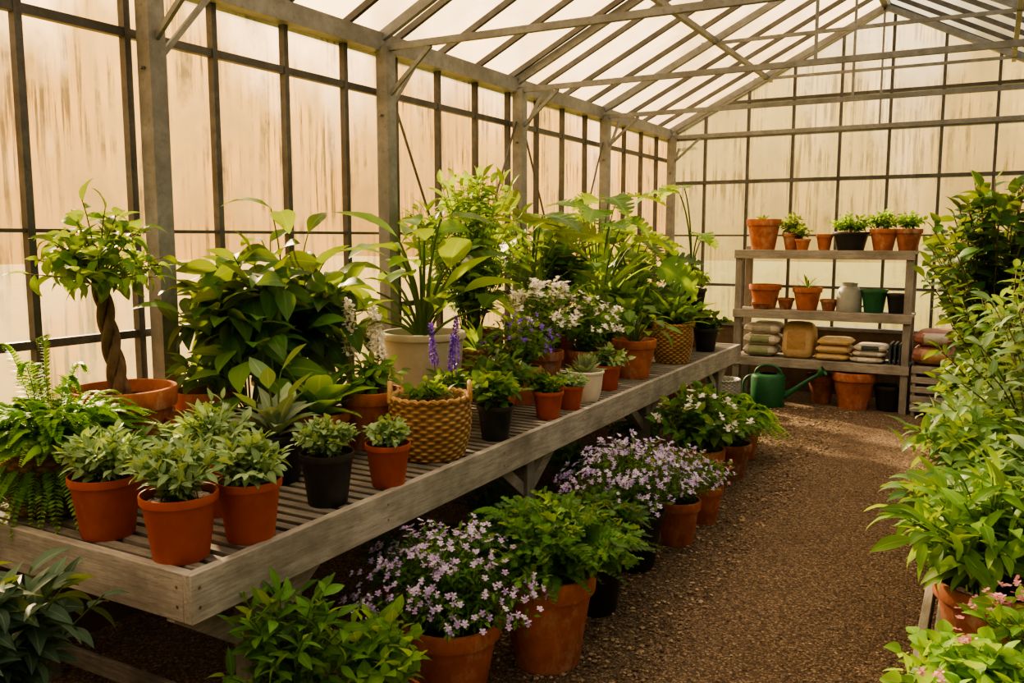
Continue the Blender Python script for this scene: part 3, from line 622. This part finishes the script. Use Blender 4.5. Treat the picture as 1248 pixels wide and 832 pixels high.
# ---- shelf items
def small(name,c,z,r,h,pm,kind='terra',fn=None,empty=False):
    m=MB(name)
    if empty:
        lathe(m,[(0,0),(r*.66,0),(r*.9,h*.76),(r,h*.78),(r*1.02,h*.98),(r,h),(r*.92,h),(r*.86,h*.75),(r*.6,.02),(0,.02)],(c[0],c[1],z),pm,32)
    else:
        zs=pot(m,c,z,r,h,pm,kind)
        if fn: fn(m,c,zs)
    m.build()
T3=1.62; T2=.99; T1=.48; SY=9.52
small('terracotta_pot_planted',(-2.17,SY),T3,.18,.33,TERRA,fn=lambda m,c,zs:rosette(m,c,zs,10,.14,.04,OVAT,L_MID))
small('potted_seedling',(-1.86,SY),T3,.11,.18,TERRA2,fn=lambda m,c,zs:bush(m,c,zs,.15,.22,16,7,.07,.04,OVAT,L_OLIVE))
small('potted_seedling',(-1.74,9.42),T3,.08,.12,TERRA,fn=lambda m,c,zs:bush(m,c,zs,.12,.18,12,7,.06,.04,OVAT,L_OLIVE))
small('terracotta_pot',(-1.54,SY),T3,.085,.17,TERRA,empty=True)
small('potted_grass',(-1.28,SY),T3,.18,.19,BLACK,'plastic',lambda m,c,zs:bush(m,c,zs,.22,.22,46,8,.06,.035,OVAT,L_BRIGHT,br=.1))
small('potted_succulent',(-.97,SY),T3,.135,.22,TERRA,fn=lambda m,c,zs:bush(m,c,zs,.17,.22,30,8,.055,.035,OVAT,L_BRIGHT,br=.08))
small('potted_succulent',(-.74,SY),T3,.13,.22,TERRA2,fn=lambda m,c,zs:bush(m,c,zs,.16,.2,30,8,.055,.035,OVAT,L_LIME,br=.08))
small('terracotta_bowl',(-2.14,9.56),T2,.17,.26,TERRA,empty=True)
small('terracotta_saucer',(-2.14,9.36),T2,.1,.07,TERRA2,empty=True)
small('terracotta_pot',(-1.91,SY),T2,.09,.12,TERRA2,empty=True)
small('potted_aloe',(-1.69,SY),T2,.15,.24,TERRA,fn=lambda m,c,zs:rosette(m,c,zs,12,.2,.025,LANC,L_MID,.4,1.4,.6))
small('terracotta_pot',(-1.47,SY),T2,.09,.12,TERRA2,empty=True)
small('green_plastic_pot',(-1.03,SY),T2,.13,.24,GREENP,'plastic',empty=False)
small('dark_plastic_pot',(-.81,SY),T2,.11,.2,BLACK,'plastic')
m=MB('galvanised_watering_jug'); c=(-1.27,SY,T2)
lathe(m,[(0,0),(.12,0),(.125,.01),(.125,.2),(.1,.245),(.075,.265),(.08,.3),(.072,.3),(.06,.25),(0,.2)],c,GALV,32)
q=np.linspace(0,math.pi,12); tubes(m,np.stack([c[0]+.11+.05*np.sin(q),c[1]+0*q,c[2]+.13+.08*np.cos(q)],-1),np.full(12,.008),GALV,6)
m.build()
def sackmat(n,c1,c2):
    m,nt,o=newmat(n); g=geo(nt); c=mixc(nt,noise(nt,14,4,g),srgb(c1),srgb(c2)); princ(nt,o,c,.55,bump(nt,noise(nt,22,4,g),.8,.02)); return m
def sack(m,c,s,mat,lab=None,seed=0,up=False):
    nu,nv=36,20; u=np.linspace(0,TAU,nu,endpoint=False); v=np.linspace(-math.pi/2,math.pi/2,nv)
    U,V=np.meshgrid(u,v)
    pw=lambda x,e:np.sign(x)*np.abs(x)**e
    ev=.3 if up else .5
    x=pw(np.cos(V),ev)*pw(np.cos(U),.35); y=pw(np.cos(V),ev)*pw(np.sin(U),.35); z=pw(np.sin(V),.5 if up else .7)
    if up:
        y=y*(1-.75*np.clip(z,0,1)**3); x=x*(1-.04*np.clip(z,0,1)); z=z-.05*np.abs(x)*(z>.5)
    else: z=z*(1-.55*np.abs(x)**6)*(1-.3*np.abs(y)**6)
    bmp=1+.03*np.sin(x*7+seed)+.03*np.sin(y*9+seed*2)+.015*np.sin(z*11+x*5+seed)
    P=np.stack([c[0]+x*s[0]/2*bmp,c[1]+y*s[1]/2*bmp,c[2]+s[2]/2+z*s[2]/2],-1)
    i=np.arange(nv-1)[:,None]*nu; j=np.arange(nu)[None,:]; j2=(j+1)%nu
    f=np.stack([i+j,i+j2,i+nu+j2,i+nu+j],-1).reshape(-1,4)
    if lab is None: m.add(P.reshape(-1,3),f,mat); return
    cx=x.ravel()[f].mean(1); cz=z.ravel()[f].mean(1); L=(np.abs(cx)<.55)&(np.abs(cz)<(.5 if up else .72))
    m.add(P.reshape(-1,3),f[~L],mat); m.add(P.reshape(-1,3),f[L],lab)
SKW=sackmat('sack_white','#d4ccbc','#e8e2d4'); SKT=sackmat('sack_tan','#bca074','#d4ba90'); SKY=sackmat('sack_yellow','#c4a868','#dcc080')
SKG=sackmat('sack_grey','#a29e94','#c2bcae'); SKB=sackmat('sack_blue','#2c3a3e','#44545a'); SKR=sackmat('sack_rust','#7c5244','#986a5a'); SKGR=sackmat('sack_green_label','#7c8a66','#98a27e')
SKT2=sackmat('sack_print','#a8845a','#b4946c')
def pile(name,x,y,z,w,d,hs,mats,up=False):
    m=MB(name); zz=z
    for i,h in enumerate(hs):
        sack(m,(x+.012*((i*7)%3-1),y,zz),(w,d,h),mats[i%len(mats)][0],mats[i%len(mats)][1],i+int(x*-50),up); zz+=h*.93
    m.build()
pile('compost_sacks',-2.13,SY,T1,.38,.4,[.13,.13,.13],[(SKG,SKGR),(SKW,SKGR),(SKW,SKG)])
pile('burlap_sack',-1.74,SY,T1,.34,.34,[.39],[(SKT,SKT2)],True)
pile('seed_sacks',-1.39,SY,T1,.34,.38,[.08,.09,.08],[(SKY,SKT),(SKT,None),(SKY,SKT)])
pile('fertilizer_sacks',-1.04,SY,T1,.32,.38,[.07,.06,.07],[(SKG,SKW),(SKW,SKG),(SKW,SKB)])
m=MB('seed_trays')
for i in range(4): beam(m,(-.84+i*.045,9.35,T1+.11),(-.84+i*.045,9.7,T1+.11),.02,.2,SKB)
m.build(bevel=.004)
# slatted crate with two rust coloured soil sacks on top, right of the shelving
m=MB('slatted_crate')
for i in range(5):
    zc=.05+i*.095
    for yy in (9.24,9.66): bx(m,-.62,-.24,yy-.008,yy+.008,zc,zc+.06,WOODE)
    for xx in (-.62,-.24): bx(m,xx-.008,xx+.008,9.24,9.66,zc,zc+.06,WOODY)
for xx in (-.60,-.26):
    for yy in (9.26,9.64): bx(m,xx-.016,xx+.016,yy-.016,yy+.016,0,.5,WOODZ)
bx(m,-.62,-.24,9.24,9.66,.485,.5,WOODE)
m.build(bevel=.002)
pile('stacked_soil_sacks',-.43,9.45,.5,.40,.42,[.2,.17],[(SKR,SKT2),(SKR,SKG)])
m=MB('green_watering_can'); c=np.array([-1.98,9.12,0.])
lathe(m,[(0,0),(.17,0),(.175,.01),(.175,.3),(.16,.33),(.1,.34),(.09,.34)],c,GREENP,36)
tubes(m,np.array([c+[.12,0,.08],c+[.27,-.02,.19],c+[.42,-.04,.31],c+[.52,-.05,.38]]),np.array([.035,.028,.02,.018]),GREENP,10)
tubes(m,np.array([c+[.51,-.05,.37],c+[.55,-.052,.405],c+[.565,-.053,.415]]),np.array([.02,.05,.053]),GREENP,14)
q=np.linspace(0,math.pi,14); tubes(m,np.stack([c[0]+.14*np.cos(q),c[1]+0*q,c[2]+.32+.11*np.sin(q)],-1),np.full(14,.014),GREENP,8)
tubes(m,np.stack([c[0]-.16-.1*np.sin(q),c[1]+0*q,c[2]+.19+.12*np.cos(q)],-1),np.full(14,.014),GREENP,8)
m.build()
small('terracotta_pot',(-1.52,9.6),0,.15,.3,TERRA2,empty=True)
small('terracotta_pot',(-1.17,9.42),0,.22,.38,TERRA,empty=True)
small('dark_plastic_pot',(-.84,9.45),0,.15,.26,BLACK,'plastic')
m=MB('wire_basket'); c=(-2.35,8.75); basket(m,c,0,.17,.3,GALV,False); m.build()
m=MB('potted_ficus'); c=(-2.75,8.6); zs=pot(m,c,0,.2,.35,TERRA2); bush(m,c,zs,.4,1.0,30,12,.12,.06,OVAT,L_MID,br=.06,sr=.005); m.build()

# ---------------------------------------------------------------- outside
m,nt,o=newmat('grass'); c=mixc(nt,noise(nt,.6,5,geo(nt)),srgb('#5a6830'),srgb('#7c8048')); princ(nt,o,c,.95); GR=m
m=MB('ground_outside'); m.add([(-60,-40,-.09),(60,-40,-.09),(60,70,-.09),(-60,70,-.09)],[[0,1,2,3]],GR); m.build()
L_TREE=leafmat('leaf_tree','#3e4e22','#6c7c3a',None,.3,.8,.1)
rr=rs()
for (x,y,h) in [(7,0,4.0),(7,5,4.2),(7,10,4.0),(-2,-9,4),(3,-9,4.2)]:  # unseen trees added to block sky light from the right and behind
    m=MB('sky_blocker_tree'); tubes(m,np.array([[x,y,-.09],[x+.05,y,h*.3],[x,y+.05,h*.7]]),np.array([.16,.12,.05]),BARK,8)
    N=1500; d=nrm(rr.randn(N,3)); R_=np.abs(rr.randn(N))**.7*.62
    P=np.array([x,y,h*.5])+d*R_[:,None]*np.array([h*.42,h*.42,h*.45])*(1+.15*np.sin(d[:,:1]*6)*np.cos(d[:,1:2]*5)); P[:,2]=np.maximum(P[:,2],.1)
    leafs(m,P,d+.5*rr.randn(N,3),.4,.24,TINY,L_TREE,rr,.4); m.build()

# ---------------------------------------------------------------- light: warm sky with a hazy distant tree line
S=np.array([-.80,.42,.42]); S=S/np.linalg.norm(S)
w=bpy.data.worlds.new('sky'); bpy.context.scene.world=w; w.use_nodes=True; nt=w.node_tree; nt.nodes.clear()
o=nt.nodes.new('ShaderNodeOutputWorld'); bg=nt.nodes.new('ShaderNodeBackground'); tc=nt.nodes.new('ShaderNodeTexCoord')
G=tc.outputs['Generated']
sp=nt.nodes.new('ShaderNodeSeparateXYZ'); nt.links.new(G,sp.inputs[0])
zz=mth(nt,'ADD',mth(nt,'MULTIPLY',sp.outputs[2],.5),.5)
col=ramp(nt,zz,[(.45,(.22,.18,.10,1)),(.5,(.92,.66,.36,1)),(.60,(1.0,.85,.60,1)),(.85,(.78,.84,.92,1))])
dp=nt.nodes.new('ShaderNodeVectorMath'); dp.operation='DOT_PRODUCT'; nt.links.new(G,dp.inputs[0]); dp.inputs[1].default_value=tuple(S)
dim=mth(nt,'ADD',mth(nt,'MULTIPLY',mth(nt,'ADD',dp.outputs['Value'],1.0),.32),.36)
gl=mth(nt,'POWER',mth(nt,'MAXIMUM',dp.outputs['Value'],0.0),9.0)
col=mixc(nt,gl,col,(2.4,1.75,.95,1))
tl=mth(nt,'ADD',mth(nt,'MULTIPLY',noise(nt,1,4,vmul(nt,G,(6,6,2)),.55),.9),-.24)     # tree-top height
edge=mth(nt,'DIVIDE',mth(nt,'SUBTRACT',tl,sp.outputs[2]),.12,True)
tn=mixc(nt,ramp(nt,noise(nt,7,3,G),[(.35,0.0),(.65,1.0)]),(.10,.095,.03,1),(.34,.28,.10,1))
col=mixc(nt,mth(nt,'MULTIPLY',edge,.92),col,tn)
nt.links.new(col,bg.inputs[0]); nt.links.new(mth(nt,'MULTIPLY',dim,3.2),bg.inputs[1]); nt.links.new(bg.outputs[0],o.inputs[0])
from mathutils import Vector
ld=bpy.data.lights.new('sun','SUN'); ld.energy=30; ld.color=(1.0,.75,.45); ld.angle=math.radians(3)
lo=bpy.data.objects.new('sun',ld); bpy.context.scene.collection.objects.link(lo); lo.location=(-8,4,8)
lo.rotation_euler=Vector(tuple(S)).to_track_quat('Z','Y').to_euler()
try: bpy.context.scene.view_settings.look='AgX - Medium High Contrast'
except Exception: pass

cd=bpy.data.cameras.new('camera'); co=bpy.data.objects.new('camera',cd); bpy.context.scene.collection.objects.link(co)
co.location=(0,0,1.75); co.rotation_euler=(math.radians(90-6.85),0,math.radians(29)); cd.sensor_width=36; cd.lens=1050/1248*36; cd.clip_start=.02
bpy.context.scene.camera=co
